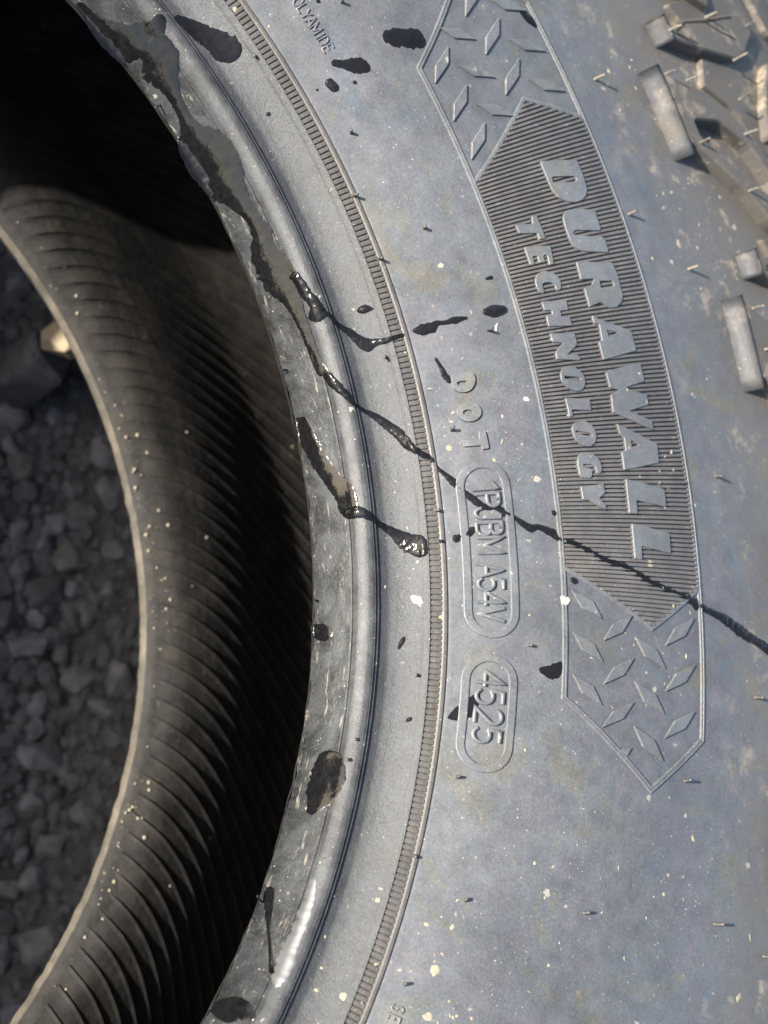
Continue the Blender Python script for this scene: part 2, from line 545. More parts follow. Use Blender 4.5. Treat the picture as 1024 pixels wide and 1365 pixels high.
# ------------------------------------------------------------------ traced layout: (theta degrees, radius mm)
LETTERS = [
    ('durawall', 'D', [(62.823, 307.98), (62.321, 323.49), (61.423, 323.52), (60.6, 323.08), (60.23, 321.5), (60.016, 318.85), (59.992, 315.85), (60.141, 312.81), (60.501, 309.75), (60.958, 308.39), (61.486, 308.11)], [[(61.776, 310.04), (61.452, 320.1), (61.118, 320.02), (61.401, 309.6)]]),
    ('durawall', 'U', [(59.351, 323.01), (58.092, 322.6), (58.425, 311.82), (58.37, 310.43), (58.202, 310.36), (58.085, 311.85), (57.695, 322.84), (56.784, 322.89), (57.112, 312.11), (57.41, 309.31), (57.812, 308.14), (58.667, 308.07), (59.209, 308.31), (59.531, 309.55), (59.67, 311.97)], []),
    ('durawall', 'R', [(56.605, 307.77), (56.172, 322.79), (55.513, 323.38), (54.239, 323.18), (53.874, 321.9), (53.597, 319.01), (53.621, 316.11), (54.037, 312.8), (53.86, 307.57), (55.001, 307.66), (55.112, 311.37), (55.439, 312.94), (55.534, 307.43)], [[(55.259, 314.8), (55.155, 320.34), (54.846, 320.66), (54.836, 314.53)]]),
    ('durawall', 'A', [(53.359, 307.55), (53.035, 310.33), (52.15, 322.37), (50.99, 322.66), (50.657, 307.67), (51.733, 307.55), (51.761, 309.01), (52.768, 309.58), (52.867, 307.64)], [[(52.384, 311.94), (52.138, 316.45), (51.931, 312.15)]]),
    ('durawall', 'W', [(49.893, 307.45), (50.02, 309.35), (50.273, 323.03), (49.18, 322.96), (48.942, 314.49), (48.735, 316.21), (48.419, 322.77), (47.822, 322.48), (47.545, 313.74), (46.899, 322.67), (46.391, 322.6), (46.714, 317.68), (47.521, 306.84), (48.577, 307.54), (48.785, 311.55), (48.989, 307.76)], []),
    ('durawall', 'A', [(46.845, 307.48), (45.547, 323.12), (44.494, 322.58), (44.094, 307.34), (45.177, 307.52), (45.221, 309.32), (45.994, 309.47), (46.284, 307.92)], [[(45.869, 312.09), (45.525, 315.28), (45.397, 311.9)]]),
    ('durawall', 'L', [(43.575, 307.34), (43.458, 311.29), (42.975, 323.16), (41.963, 322.94), (42.334, 310.58), (41.55, 310.44), (41.565, 307.06)], []),
    ('durawall', 'L', [(40.976, 307.58), (40.9, 310.93), (40.479, 323.0), (39.348, 322.69), (39.688, 310.59), (38.899, 310.33), (38.954, 307.52)], []),
    ('technology', 'T', [(59.572, 289.61), (59.384, 295.85), (59.834, 296.54), (59.759, 298.49), (58.365, 298.79), (58.362, 296.2), (58.771, 296.36), (59.013, 289.71)], []),
    ('technology', 'E', [(58.135, 289.75), (57.873, 299.66), (56.742, 298.64), (56.738, 296.83), (57.369, 297.29), (57.399, 295.63), (56.967, 295.52), (56.997, 293.32), (57.443, 293.46), (57.478, 291.61), (56.96, 291.34), (57.002, 289.9)], []),
    ('technology', 'C', [(55.989, 289.69), (56.355, 291.1), (56.49, 293.89), (56.263, 297.21), (55.855, 299.08), (55.392, 298.91), (55.126, 297.99), (55.174, 296.31), (55.489, 296.79), (55.698, 295.67), (55.787, 292.69), (55.626, 291.52), (55.16, 291.96), (55.145, 290.64), (55.517, 289.53)], []),
    ('technology', 'H', [(54.674, 289.8), (54.479, 299.04), (53.88, 298.82), (53.925, 295.69), (53.558, 295.4), (53.477, 298.69), (52.922, 298.61), (53.109, 289.78), (53.776, 290.03), (53.76, 292.5), (54.055, 292.5), (54.101, 289.87)], []),
    ('technology', 'N', [(52.664, 289.63), (52.433, 298.74), (51.74, 298.71), (51.238, 293.94), (51.118, 298.07), (50.799, 298.47), (51.037, 289.63), (51.477, 289.93), (51.972, 293.5), (52.126, 289.85)], []),
    ('technology', 'O', [(50.073, 289.68), (50.404, 290.63), (50.565, 292.82), (50.438, 295.49), (50.083, 297.97), (49.613, 298.62), (49.168, 297.75), (48.936, 295.55), (49.013, 293.16), (49.349, 290.81), (49.725, 289.56)], [[(49.979, 290.81), (49.781, 296.76), (49.57, 296.98), (49.766, 290.94)]]),
    ('technology', 'L', [(48.615, 289.52), (48.435, 298.61), (47.73, 298.42), (47.891, 291.07), (47.462, 291.06), (47.483, 289.7), (48.204, 289.71)], []),
    ('technology', 'O', [(46.694, 289.72), (47.027, 290.77), (47.163, 293.35), (47.071, 296.1), (46.707, 298.26), (46.193, 298.62), (45.749, 297.52), (45.539, 295.07), (45.681, 292.45), (46.05, 290.41)], [[(46.61, 290.8), (46.346, 296.72), (46.116, 296.97), (46.41, 291.13)]]),
    ('technology', 'G', [(44.617, 289.71), (45.047, 290.45), (45.255, 292.71), (45.134, 296.12), (44.726, 298.28), (44.217, 298.72), (43.905, 297.83), (43.911, 296.15), (44.226, 296.52), (44.48, 295.45), (44.543, 291.69), (44.348, 291.72), (44.21, 294.97), (43.615, 293.96), (43.754, 289.98)], []),
    ('technology', 'Y', [(43.183, 289.71), (43.238, 294.68), (43.341, 298.41), (42.758, 298.42), (42.446, 295.96), (42.031, 298.26), (41.752, 298.19), (41.918, 296.13), (42.318, 292.25), (42.382, 289.92)], []),
    ('dot', 'D', [(51.194, 255.34), (51.151, 261.71), (50.813, 262.08), (50.328, 261.57), (49.957, 259.98), (49.859, 257.72), (50.082, 255.64), (50.395, 254.8)], [[(50.681, 256.44), (50.637, 259.46), (50.366, 259.18), (50.298, 258.14), (50.405, 256.49)]]),
    ('dot', 'O', [(48.425, 261.72), (48.157, 261.11), (47.964, 259.88), (47.884, 258.29), (47.94, 256.72), (48.119, 255.43), (48.384, 254.66), (48.683, 254.55), (48.953, 255.13), (49.141, 256.29), (49.209, 257.79), (49.151, 259.42), (48.975, 260.79), (48.716, 261.61)], [[(48.464, 259.2), (48.378, 258.97), (48.318, 258.49), (48.298, 257.86), (48.322, 257.23), (48.384, 256.7), (48.472, 256.38), (48.569, 256.31), (48.655, 256.53), (48.713, 256.98), (48.731, 257.58), (48.707, 258.22), (48.646, 258.78), (48.559, 259.13)]]),
    ('dot', 'T', [(46.788, 254.75), (46.607, 259.57), (47.201, 259.76), (47.185, 261.81), (45.993, 261.94), (45.958, 259.9), (46.238, 259.77), (46.296, 254.85)], []),
]
DIAMONDS = [
    [(70.967, 294.56), (70.044, 291.39), (69.306, 283.72), (70.253, 286.8)],
    [(68.496, 294.1), (67.548, 291.1), (66.758, 283.57), (67.731, 286.47)],
    [(66.015, 294.01), (65.045, 291.2), (64.206, 283.81), (65.201, 286.52)],
    [(71.3, 319.53), (70.412, 315.73), (69.688, 306.77), (70.593, 310.26)],
    [(68.786, 319.05), (67.874, 315.46), (67.101, 306.67), (68.029, 309.94)],
    [(73.667, 319.89), (72.804, 315.9), (72.129, 306.8), (73.009, 310.49)],
    [(70.665, 306.13), (71.241, 298.58), (72.211, 294.81), (71.616, 302.21)],
    [(68.246, 306.03), (68.787, 298.34), (69.745, 294.38), (69.183, 301.9)],
    [(65.789, 306.05), (66.292, 298.23), (67.234, 294.07), (66.709, 301.7)],
    [(68.598, 332.27), (69.092, 323.26), (69.995, 318.73), (69.479, 327.42)],
    [(66.171, 332.5), (66.629, 323.34), (67.515, 318.56), (67.035, 327.4)],
    [(71.026, 332.85), (71.554, 323.99), (72.468, 319.66), (71.919, 328.24)],
    [(35.324, 294.05), (36.329, 290.87), (36.877, 283.8), (35.848, 286.91)],
    [(32.804, 294.21), (33.818, 290.84), (34.359, 283.72), (33.319, 287.02)],
    [(30.269, 294.38), (31.311, 290.85), (31.865, 283.7), (30.796, 287.16)],
    [(32.919, 318.73), (33.927, 314.79), (34.475, 306.58), (33.436, 310.26)],
    [(30.397, 318.56), (31.411, 314.47), (31.952, 306.29), (30.906, 310.11)],
    [(27.856, 318.81), (28.902, 314.6), (29.463, 306.44), (28.384, 310.39)],
    [(35.65, 305.54), (34.649, 301.73), (34.036, 294.55), (35.054, 298.18)],
    [(33.259, 306.05), (32.204, 302.06), (31.509, 294.65), (32.583, 298.45)],
    [(30.754, 306.11), (29.725, 302.21), (29.032, 294.82), (30.078, 298.54)],
    [(35.874, 331.83), (34.844, 327.21), (34.175, 318.86), (35.218, 323.15)],
    [(33.366, 331.8), (32.341, 327.17), (31.652, 318.75), (32.69, 323.05)],
    [(30.863, 331.63), (29.827, 327.2), (29.104, 318.91), (30.152, 323.02)],
    [(27.961, 301.85), (28.221, 306.07), (27.71, 304.5)],
]
HAIRS = [(76.272, 240.42), (68.747, 252.85), (64.83, 245.54), (76.268, 269.85), (61.128, 260.77), (66.31, 348.95), (58.694, 339.04), (53.41, 239.37), (60.16, 245.41), (47.566, 252.44), (42.193, 244.72), (53.632, 269.59), (30.782, 239.28), (33.333, 269.69), (43.764, 349.43), (32.172, 360.23), (24.483, 252.64), (18.984, 245.33), (17.302, 260.98), (11.453, 252.46), (27.111, 328.81), (18.773, 297.09), (20.49, 348.2), (19.835, 372.47), (55.151, 359.93)]
HAIRS2 = [(65.305, 379.45), (64.683, 389.82), (63.115, 417.5), (61.352, 411.33), (61.426, 382.42), (58.515, 400.99), (65.055, 424.65), (67.434, 418.75), (66.507, 444.01), (67.364, 392.91), (52.486, 381.84), (50.285, 382.21)]
FLECKS = [(53.67, 272.5, 1.52), (48.88, 276.8, 1.09), (50.58, 268.4, 0.87), (46.34, 266.3, 1.09), (43.93, 274.1, 0.65), (36.26, 281.2, 1.74), (34.86, 245.2, 1.52), (35.99, 238.8, 1.96), (33.77, 243.5, 0.65), (35.21, 269.9, 0.65), (34.87, 282.3, 0.65), (40.22, 279.8, 1.09), (45.07, 329.0, 0.87), (45.39, 310.8, 0.87), (49.66, 321.4, 0.87), (48.76, 314.6, 0.65), (47.99, 322.0, 0.87), (44.95, 294.8, 1.09), (43.12, 296.8, 0.87), (32.96, 290.4, 1.09), (33.7, 301.7, 0.87), (33.74, 318.2, 1.09), (33.76, 328.2, 1.09), (36.17, 330.6, 0.87), (24.28, 334.4, 1.52), (20.45, 364.8, 1.96), (17.16, 259.0, 0.65), (15.56, 259.5, 1.09), (13.88, 259.0, 0.87), (13.67, 257.1, 0.87), (12.87, 258.4, 1.74), (12.11, 250.1, 0.87), (10.27, 260.5, 1.96), (16.41, 239.9, 1.3), (15.66, 239.8, 1.09), (12.29, 240.5, 1.3), (9.29, 239.9, 1.52), (11.9, 243.9, 1.09), (56.42, 335.1, 1.09), (56.6, 359.0, 1.74), (56.03, 343.5, 0.87), (48.47, 257.0, 0.87), (48.7, 253.8, 0.65), (53.38, 244.3, 0.65), (50.59, 249.0, 1.09), (53.41, 238.2, 0.65), (33.99, 306.3, 0.87), (22.69, 285.8, 0.65), (17.58, 363.9, 1.74), (66.49, 357.8, 1.3), (65.2, 367.6, 1.09), (64.53, 373.6, 0.87), (66.34, 369.4, 0.87), (56.23, 368.3, 1.09), (43.65, 283.0, 0.43), (26.9, 270.4, 0.65), (21.43, 261.0, 0.43), (22.85, 270.8, 0.43)]
WATER = {
    't_main': [(53.215, 222.55, 0.89), (52.081, 223.93, 1.32), (51.311, 225.49, 1.32), (50.623, 226.65, 0.88), (50.208, 229.38, 0.88), (49.454, 233.57, 1.33), (48.497, 236.74, 1.55), (47.644, 238.76, 1.55), (46.846, 240.12, 1.32), (46.251, 242.31, 1.32), (45.803, 245.38, 1.1), (45.197, 246.56, 0.66), (44.624, 248.58, 0.88), (44.171, 250.24, 1.33), (43.454, 252.37, 1.11), (42.837, 255.2, 1.33), (42.23, 258.27, 1.33), (42.086, 261.98, 1.11), (41.662, 264.9, 1.56), (41.348, 267.22, 0.89), (40.704, 271.69, 1.56), (40.744, 274.64, 1.12), (40.36, 278.63, 1.58), (39.986, 281.16, 1.13), (39.724, 285.81, 1.36), (39.248, 291.47, 1.14), (38.827, 296.21, 1.38), (38.53, 303.33, 1.39), (38.019, 309.57, 1.4), (37.537, 316.51, 1.42), (37.236, 323.41, 1.19), (37.051, 328.67, 1.44), (36.667, 334.24, 1.94), (36.466, 337.59, 1.22), (36.308, 341.0, 1.22), (35.987, 347.19, 1.73), (35.489, 354.2, 2.0), (35.083, 361.46, 1.52), (34.744, 367.43, 1.78), (34.33, 375.57, 1.29)],
    't_low': [(42.516, 222.76, 1.96), (42.265, 225.25, 1.52), (41.762, 228.33, 1.09), (41.057, 233.17, 1.31), (40.281, 236.74, 2.41), (39.845, 238.78, 2.84), (39.385, 239.95, 1.96)],
    't_up': [(61.112, 222.57, 0.9), (59.402, 223.58, 1.11), (58.368, 224.54, 1.56), (57.586, 224.64, 2.22), (57.529, 226.69, 0.89), (56.78, 228.59, 0.89), (55.933, 232.32, 1.12), (55.033, 234.54, 1.57), (54.591, 236.41, 2.01), (54.639, 238.22, 1.12), (54.53, 240.3, 0.89), (54.576, 243.37, 0.67), (54.598, 245.96, 0.67)],
    't_blob': [(54.714, 248.57, 0.67), (54.638, 250.69, 1.8), (54.647, 253.1, 1.8), (54.79, 255.9, 0.9), (54.726, 257.8, 0.68), (54.731, 260.59, 1.13), (54.691, 264.29, 0.45)],
    't_dot': [(52.523, 252.44, 0.45), (51.851, 253.26, 0.67), (51.302, 253.78, 0.9), (50.834, 254.83, 0.9)],
    't_big': [(81.348, 229.9, 1.62), (80.812, 231.1, 2.08), (80.026, 232.46, 2.77), (78.936, 234.38, 3.0), (77.932, 235.66, 3.92), (77.459, 236.49, 3.0)],
    't_poly': [(73.231, 258.3, 1.16), (72.871, 260.42, 1.4), (72.533, 262.87, 2.33), (72.182, 265.02, 2.33), (71.989, 265.79, 1.63)],
    't_smear': [(73.077, 277.21, 2.13), (72.869, 278.86, 3.08), (72.521, 282.14, 3.09), (72.224, 285.17, 3.34), (72.047, 286.12, 2.87)],
    't_edge': [(71.209, 330.71, 1.02), (70.783, 331.93, 1.79), (70.275, 334.0, 1.79)],
    't_pj': [(40.176, 249.78, 1.32), (40.263, 251.26, 0.88), (40.495, 253.2, 1.32), (40.774, 255.16, 0.88)],
    't_date': [(28.222, 248.69, 0.86), (28.556, 251.4, 2.37), (29.117, 253.82, 1.95), (29.792, 255.42, 1.08)],
    't_frame': [(31.891, 273.88, 1.1), (31.823, 277.0, 2.21), (32.206, 280.07, 1.78)],
    't_l': [(42.665, 311.38, 0.95), (42.799, 315.02, 1.19), (42.846, 318.93, 0.72), (42.979, 323.35, 0.96)],
    'd_oval': [(54.794, 270.52, 1.14), (54.718, 273.49, 2.06), (54.69, 276.55, 1.38)],
    'd_small': [(56.834, 274.04, 0.46), (56.845, 275.89, 0.69)],
    'd_tear': [(57.191, 237.02, 1.12), (57.133, 237.99, 1.35), (56.954, 239.53, 0.34)],
    'd_drop': [(72.311, 254.23, 1.39), (71.849, 254.78, 1.39)],
    'd_bead': [(32.611, 234.94, 0.43), (33.042, 235.6, 0.65), (33.363, 236.1, 0.43)],
    'd_bead2': [(27.614, 238.13, 0.43), (27.785, 238.7, 0.64)],
    'r0': [(71.577, 260.54, 0.59), (71.48, 260.82, 0.59)],
    'r1': [(77.106, 263.75, 0.6), (77.007, 264.0, 0.6)],
    'r2': [(41.66, 279.66, 0.86), (41.572, 280.39, 0.86)],
    'r3': [(37.528, 284.46, 0.96), (37.445, 285.36, 0.96)],
    'r4': [(38.812, 280.66, 0.57), (38.758, 281.16, 0.57)],
    'r5': [(43.367, 334.0, 0.83), (43.301, 334.9, 0.83)],
    'r6': [(25.743, 224.87, 0.54), (25.695, 225.25, 0.54)],
    'r7': [(24.247, 224.0, 0.54), (24.199, 224.34, 0.54)],
    'r8': [(40.048, 245.57, 0.84), (39.952, 246.23, 0.84)],
    'r9': [(72.58, 236.1, 0.58), (72.471, 236.32, 0.58)],
    'r10': [(72.301, 250.17, 0.39), (72.233, 250.34, 0.39)],
    'w1': [(86.901, 216.24, 0.7), (85.038, 216.1, 1.64), (83.375, 216.83, 3.03), (82.272, 218.68, 4.17), (81.666, 221.25, 3.68), (82.021, 224.29, 2.06)],
    'w2': [(80.942, 221.04, 2.76), (79.66, 220.35, 3.68), (78.712, 219.82, 2.53), (76.991, 219.04, 1.15), (75.036, 218.38, 1.38), (73.509, 218.02, 3.9), (71.642, 218.31, 4.81), (69.863, 218.81, 3.65), (68.398, 219.2, 2.28), (66.642, 220.08, 1.36), (65.238, 220.42, 1.81), (64.077, 219.52, 2.26), (62.637, 219.81, 2.93), (60.991, 220.26, 2.92), (59.604, 220.74, 1.79), (57.957, 221.07, 1.12), (56.226, 221.3, 0.89), (54.514, 221.5, 0.89), (53.345, 222.11, 0.89)],
    'w3': [(50.422, 216.33, 1.34), (49.475, 216.84, 1.56), (48.089, 217.61, 1.33), (46.565, 218.8, 1.55), (45.227, 220.29, 1.76), (44.097, 221.76, 1.97), (42.727, 222.32, 1.75)],
    'w4': [(34.085, 216.58, 1.31), (33.705, 217.23, 1.75), (33.235, 217.52, 1.31)],
    'w5': [(24.351, 220.69, 1.92), (23.156, 221.08, 2.98), (21.758, 220.63, 2.77), (20.212, 219.71, 1.06)],
    'w6': [(5.262, 218.05, 2.52), (6.01, 219.43, 2.51), (5.67, 220.86, 1.87)],
    'w7': [(14.286, 216.88, 0.64), (13.438, 217.24, 0.85), (11.442, 218.9, 0.32), (9.826, 220.93, 0.42), (8.864, 222.03, 0.63)],
    'w8': [(15.601, 222.92, 0.42), (14.163, 223.44, 1.05), (12.58, 223.52, 1.25), (11.076, 223.36, 1.25), (9.528, 223.63, 1.87), (8.234, 223.44, 0.83)],
}


# ------------------------------------------------------------------ ground with a dip added under the tyre to keep the gravel shaded
def ground_z(x, y):
    r = math.hypot(x, y)
    d = -92.0 * (1 - sm(235, 300, r)) - 1.5
    n = noise.noise(Vector((x * 0.012, y * 0.012, 3.1))) * 3.5
    return d - abs(n)


RS = [0, 15, 30, 45, 60] + [75 + 10 * i for i in range(28)] + [375, 420, 480, 560, 680, 850, 1100, 1500, 2200, 3500]
GV, GF = [], []
NG = 96
for r in RS:
    for i in range(NG):
        t = 2 * math.pi * i / NG
        x, y = r * math.cos(t), r * math.sin(t)
        GV.append((x * MM, y * MM, ground_z(x, y) * MM))
for k in range(len(RS) - 1):
    for i in range(NG):
        j = (i + 1) % NG
        GF.append((k * NG + i, (k + 1) * NG + i, (k + 1) * NG + j, k * NG + j))
ground = mesh_obj('ground', GV, GF, M_GROUND, None, True)
ground['kind'] = 'structure'

# ------------------------------------------------------------------ the tyre: shells
tyre = bpy.data.objects.new('off_road_tyre', None)
col.objects.link(tyre)
tag(tyre, 'black off-road tyre lying on its side over dark gravel', 'tyre')


def micro(r):
    """small mould lines of the bead area, mm added to the smooth profile"""
    h = -0.7 * math.exp(-((r - 222.45) / 0.22) ** 2)
    h += 0.14 * math.exp(-((r - 227.1) / 0.13) ** 2) + 0.17 * math.exp(-((r - 228.35) / 0.14) ** 2)
    h -= 0.12 * math.exp(-((r - 227.7) / 0.22) ** 2)
    h += 0.40 * sm(239.7, 240.2, r)
    return h


def frange(a_, b_, s):
    n = max(1, int(round((b_ - a_) / s)))
    return [a_ + (b_ - a_) * i / n for i in range(n + 1)]


def toe_wob(t, r, z):
    k = 1 - sm(216.0, 219.5, r)
    e = 0.0
    if k > 0:
        e = (noise.noise(Vector((t * 0.9, 0, 1))) * 0.45 + noise.noise(Vector((t * 3.7, 0, 5))) * 0.28) * k
    b = 1 - sm(221.0, 222.0, r)
    g = noise.noise(Vector((t * 0.55, r * 0.35, 9))) * 0.35 * b
    return r + e + g * 0.8, z + g * 0.5


base_bead = [(r, zb(r) + micro(r)) for r in frange(216.0, 222.45, 0.3)]
revolve('bead_toe', base_bead, M_TOE, tyre, toe_wob)
revolve('bead_ridge', [(r, zb(r) + micro(r)) for r in frange(222.45, 228.6, 0.1)], M_RIDGE, tyre)
revolve('bead_slope', [(r, zb(r) + micro(r)) for r in frange(228.6, 239.4, 0.3) + frange(239.4, 241.4, 0.15)[1:]], M_BEAD, tyre)
band = [(241.4, zb(241.4) + micro(241.4)), (241.55, zb(241.5) - 0.5)] + [(r, zb(r) - 0.5) for r in frange(242.0, 245.0, 0.75)] + \
       [(245.15, zb(245.15) - 0.5), (245.3, zb(245.3) + 0.28), (245.6, zb(245.6) + 0.36), (246.3, zb(246.3) + 0.36), (246.5, zb(246.5) + 0.3), (246.62, zb(246.62) - 0.22)]
revolve('band', band, M_BAND, tyre)
side = [(246.62, zb(246.62) - 0.22), (247.2, zb(247.2) - 0.05)] + [(r, zb(r)) for r in frange(248.0, 501.0, 1.9)]
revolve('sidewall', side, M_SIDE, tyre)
revolve('tread', [(501.0, -42.0), (502.0, -54), (502.0, -79), (501.0, -91.0)], M_LUG, tyre)
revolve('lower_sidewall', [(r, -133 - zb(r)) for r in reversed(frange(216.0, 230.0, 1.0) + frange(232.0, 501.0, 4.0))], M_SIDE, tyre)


def liner_wob(t, r, z):
    k = 1 - sm(216.0, 219.0, r)
    return r + noise.noise(Vector((t * 0.7, 2, 4))) * 0.5 * k, z + noise.noise(Vector((t * 0.12, r * 0.05, 7))) * 0.8


lin = [(r, zi(r)) for r in [216, 216.3, 216.7, 217.2, 218, 219, 220, 221, 222.5, 224] + frange(226.0, 300.0, 2.0) + frange(304.0, 464.0, 4.0) + frange(466.0, 480.0, 1.0)]
lin_full = lin + [(r, -133 - z) for r, z in reversed(lin[:-1])]
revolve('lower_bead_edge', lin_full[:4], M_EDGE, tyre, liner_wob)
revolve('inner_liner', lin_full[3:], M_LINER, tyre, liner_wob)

# bladder pads of the liner: one slanted pad, turned round the axis, grooves between
LV, LF = [], []
sec = [(-0.455, -0.5), (-0.44, 0.42), (-0.1, 0.46), (0.25, 0.62), (0.38, 0.98), (0.430, 1.12), (0.445, 0.6), (0.455, -0.5)]   # in pitches, crest on one side
NR = 200
rr_ = frange(221.0, 232.0, 1.0) + frange(235.0, 440.0, 5.0)
th_, acc = [], 0.0
for i, r in enumerate(rr_):
    if i:
        rm = 0.5 * (r + rr_[i - 1])
        acc -= (0.10 + 0.09 * sm(222, 262, rm)) * (r - rr_[i - 1]) * (1 - 0.5 * sm(330, 440, rm))
    th_.append(acc)
for i, r in enumerate(rr_):
    grow = sm(221, 228, r)
    for (o, h) in sec:
        LV.append(S(th_[i] + o * 360.0 / NR, r, h * (0.5 + 0.5 * grow) - 0.1 * (1 - grow), zi))
w = len(sec)
for i in range(len(rr_) - 1):
    for q in range(w - 1):
        LF.append((i * w + q, i * w + q + 1, (i + 1) * w + q + 1, (i + 1) * w + q))
ridge0 = mesh_obj('liner_pad', LV, LF, M_LINER, tyre)
for k in range(1, NR):
    o = ridge0.copy()
    col.objects.link(o)
    o.rotation_euler = (0, 0, math.radians(k * 360.0 / NR + random.uniform(-0.03, 0.03)))

# serrations of the rim band
SP = 0.3897
SV, SF = [], []
half = 0.5 * 0.80 * SP
for (r, top) in ((241.62, 0), (241.8, 1), (243.4, 1), (244.9, 1), (245.12, 0)):
    for (o, h) in ((-half * 1.08, -0.6), (-half * 0.9, 0.10 * top - 0.1), (0, 0.14 * top - 0.1), (half * 0.9, 0.10 * top - 0.1), (half * 1.08, -0.6)):
        SV.append(S(o, r, h))
for i in range(4):
    for q in range(4):
        SF.append((i * 5 + q, i * 5 + q + 1, (i + 1) * 5 + q + 1, (i + 1) * 5 + q))
ser0 = mesh_obj('serration', SV, SF, M_BAND, tyre)
ser0.rotation_euler = (0, 0, math.radians(-11.0))
for k in range(1, 288):
    o = ser0.copy()
    col.objects.link(o)
    o.rotation_euler = (0, 0, math.radians(-11.0 + k * SP))

# ------------------------------------------------------------------ ribbed panel with its frame
TIP_LO, TIP_HI = (26.19, 314.9), (74.75, 314.9)
FRAME = [(26.19, 314.9)] + [(t, 281.2) for t in frange(30.39, 70.55, 2.0)] + [(74.75, 314.9)] + [(t, 335.2) for t in frange(71.5, 29.42, 2.0)] + [(26.19, 314.9)]
FSEC = [(-0.95, -0.3), (-0.78, 0.42), (-0.60, 0.5), (-0.18, 0.5), (-0.08, 0.30), (0.08, 0.30), (0.18, 0.5), (0.60, 0.5), (0.78, 0.42), (0.95, -0.3)]
strip('panel_frame', FRAME, FSEC, M_LETTER, tyre, 2.0, True)
DIV_HI = [(62.85, 281.9), (66.55, 313.2), (64.6, 334.4)]
DIV_LO = [(38.2, 281.9), (35.04, 313.4), (37.5, 334.4)]
DSEC = [(-0.8, -0.3), (-0.6, 0.45), (-0.2, 0.52), (0.2, 0.52), (0.6, 0.45), (0.8, -0.3)]
strip('panel_divider', DIV_HI, DSEC, M_LETTER, tyre)
strip('panel_divider', DIV_LO, DSEC, M_LETTER, tyre)


def div_theta(D, r):
    for (t0, r0), (t1, r1) in zip(D, D[1:]):
        if r0 <= r <= r1:
            return t0 + (t1 - t0) * (r - r0) / (r1 - r0)
    return D[-1][0]


# each rib is its own bar; the slanted ends follow the dividers
RP = 0.2531
t = 35.3
while t < 66.5:
    lo, hi = None, None
    for r in frange(282.2, 334.2, 0.25):
        if div_theta(DIV_LO, r) + 0.12 < t < div_theta(DIV_HI, r) - 0.12:
            lo = r if lo is None else lo
            hi = r
    if lo is not None and hi - lo > 1.5:
        V, F = [], []
        n = max(2, int((hi - lo) / 6.5))
        hh = 0.78 + random.uniform(-0.04, 0.04)
        for i in range(n + 1):
            r = lo + (hi - lo) * i / n
            wv = RP * r * math.pi / 180
            for (o, h) in ((-0.42 * wv, -0.2), (-0.29 * wv, hh - 0.04), (0.29 * wv, hh - 0.04), (0.42 * wv, -0.2)):
                V.append(S(t + math.degrees(o / r), r, h))
        for i in range(n):
            for q in range(3):
                F.append((i * 4 + q, i * 4 + q + 1, i * 4 + q + 5, i * 4 + q + 4))
        F.append((0, 1, 2, 3))
        F.append(tuple(n * 4 + q for q in range(4)))
        mesh_obj('rib', V, F, M_PANEL, tyre)
    t += RP

for P in DIAMONDS:
    relief('diamond', P, [], 0.65, M_LETTER, tyre, edge=0.12, draft=0.12, soft=0.15)
for word, ch, outer, holes in LETTERS:
    relief('letter', outer, holes, 0.8 if word == 'dot' else 1.15, M_LETTER, tyre, edge=0.1, draft=0.1,
           soft=0.6 if ch in 'OCDGU' else 0.22)


# ------------------------------------------------------------------ thin stroke lettering
def arc(cx, cy, rx, ry, a0, a1, n=10):
    return [(cx + rx * math.cos(math.radians(a0 + (a1 - a0) * i / n)), cy + ry * math.sin(math.radians(a0 + (a1 - a0) * i / n))) for i in range(n + 1)]


GL = {
    '1': [[(0.12, 0.78), (0.42, 1), (0.42, 0)]],
    'P': [[(0, 0), (0, 1), (0.35, 1)] + arc(0.35, 0.76, 0.25, 0.24, 90, -90, 8) + [(0, 0.52)]],
    'J': [[(0.5, 1), (0.5, 0.25)] + arc(0.27, 0.25, 0.23, 0.25, 0, -180, 8)],
    'B': [[(0, 0), (0, 1), (0.32, 1)] + arc(0.32, 0.77, 0.22, 0.23, 90, -90, 7) + [(0, 0.54), (0.34, 0.54)] + arc(0.34, 0.27, 0.26, 0.27, 90, -90, 7) + [(0, 0)]],
    'M': [[(0, 0), (0, 1), (0.36, 0.25), (0.72, 1), (0.72, 0)]],
    'A': [[(0, 0), (0.32, 1), (0.64, 0)], [(0.12, 0.34), (0.52, 0.34)]],
    '5': [[(0.52, 1), (0.1, 1), (0.04, 0.56)] + arc(0.28, 0.31, 0.29, 0.31, 130, -150, 12)],
    '4': [[(0.45, 0), (0.45, 1), (0, 0.28), (0.62, 0.28)]],
    'V': [[(0, 1), (0.3, 0), (0.6, 1)]],
    '2': [arc(0.28, 0.72, 0.27, 0.28, 165, -30, 9) + [(0.0, 0.0), (0.58, 0.0)]],
    'O': [arc(0.32, 0.5, 0.32, 0.5, 0, 360, 16)],
    'L': [[(0, 1), (0, 0), (0.5, 0)]],
    'Y': [[(0, 1), (0.3, 0.48), (0.6, 1)], [(0.3, 0.48), (0.3, 0)]],
    'I': [[(0.1, 0), (0.1, 1)]],
    'D': [[(0, 0), (0, 1), (0.25, 1)] + arc(0.25, 0.5, 0.34, 0.5, 90, -90, 10) + [(0, 0)]],
    'E': [[(0.5, 1), (0, 1), (0, 0), (0.5, 0)], [(0, 0.52), (0.42, 0.52)]],
    'S': [arc(0.27, 0.75, 0.25, 0.25, 30, 270, 9) + arc(0.27, 0.25, 0.27, 0.25, 90, -150, 9)],
}


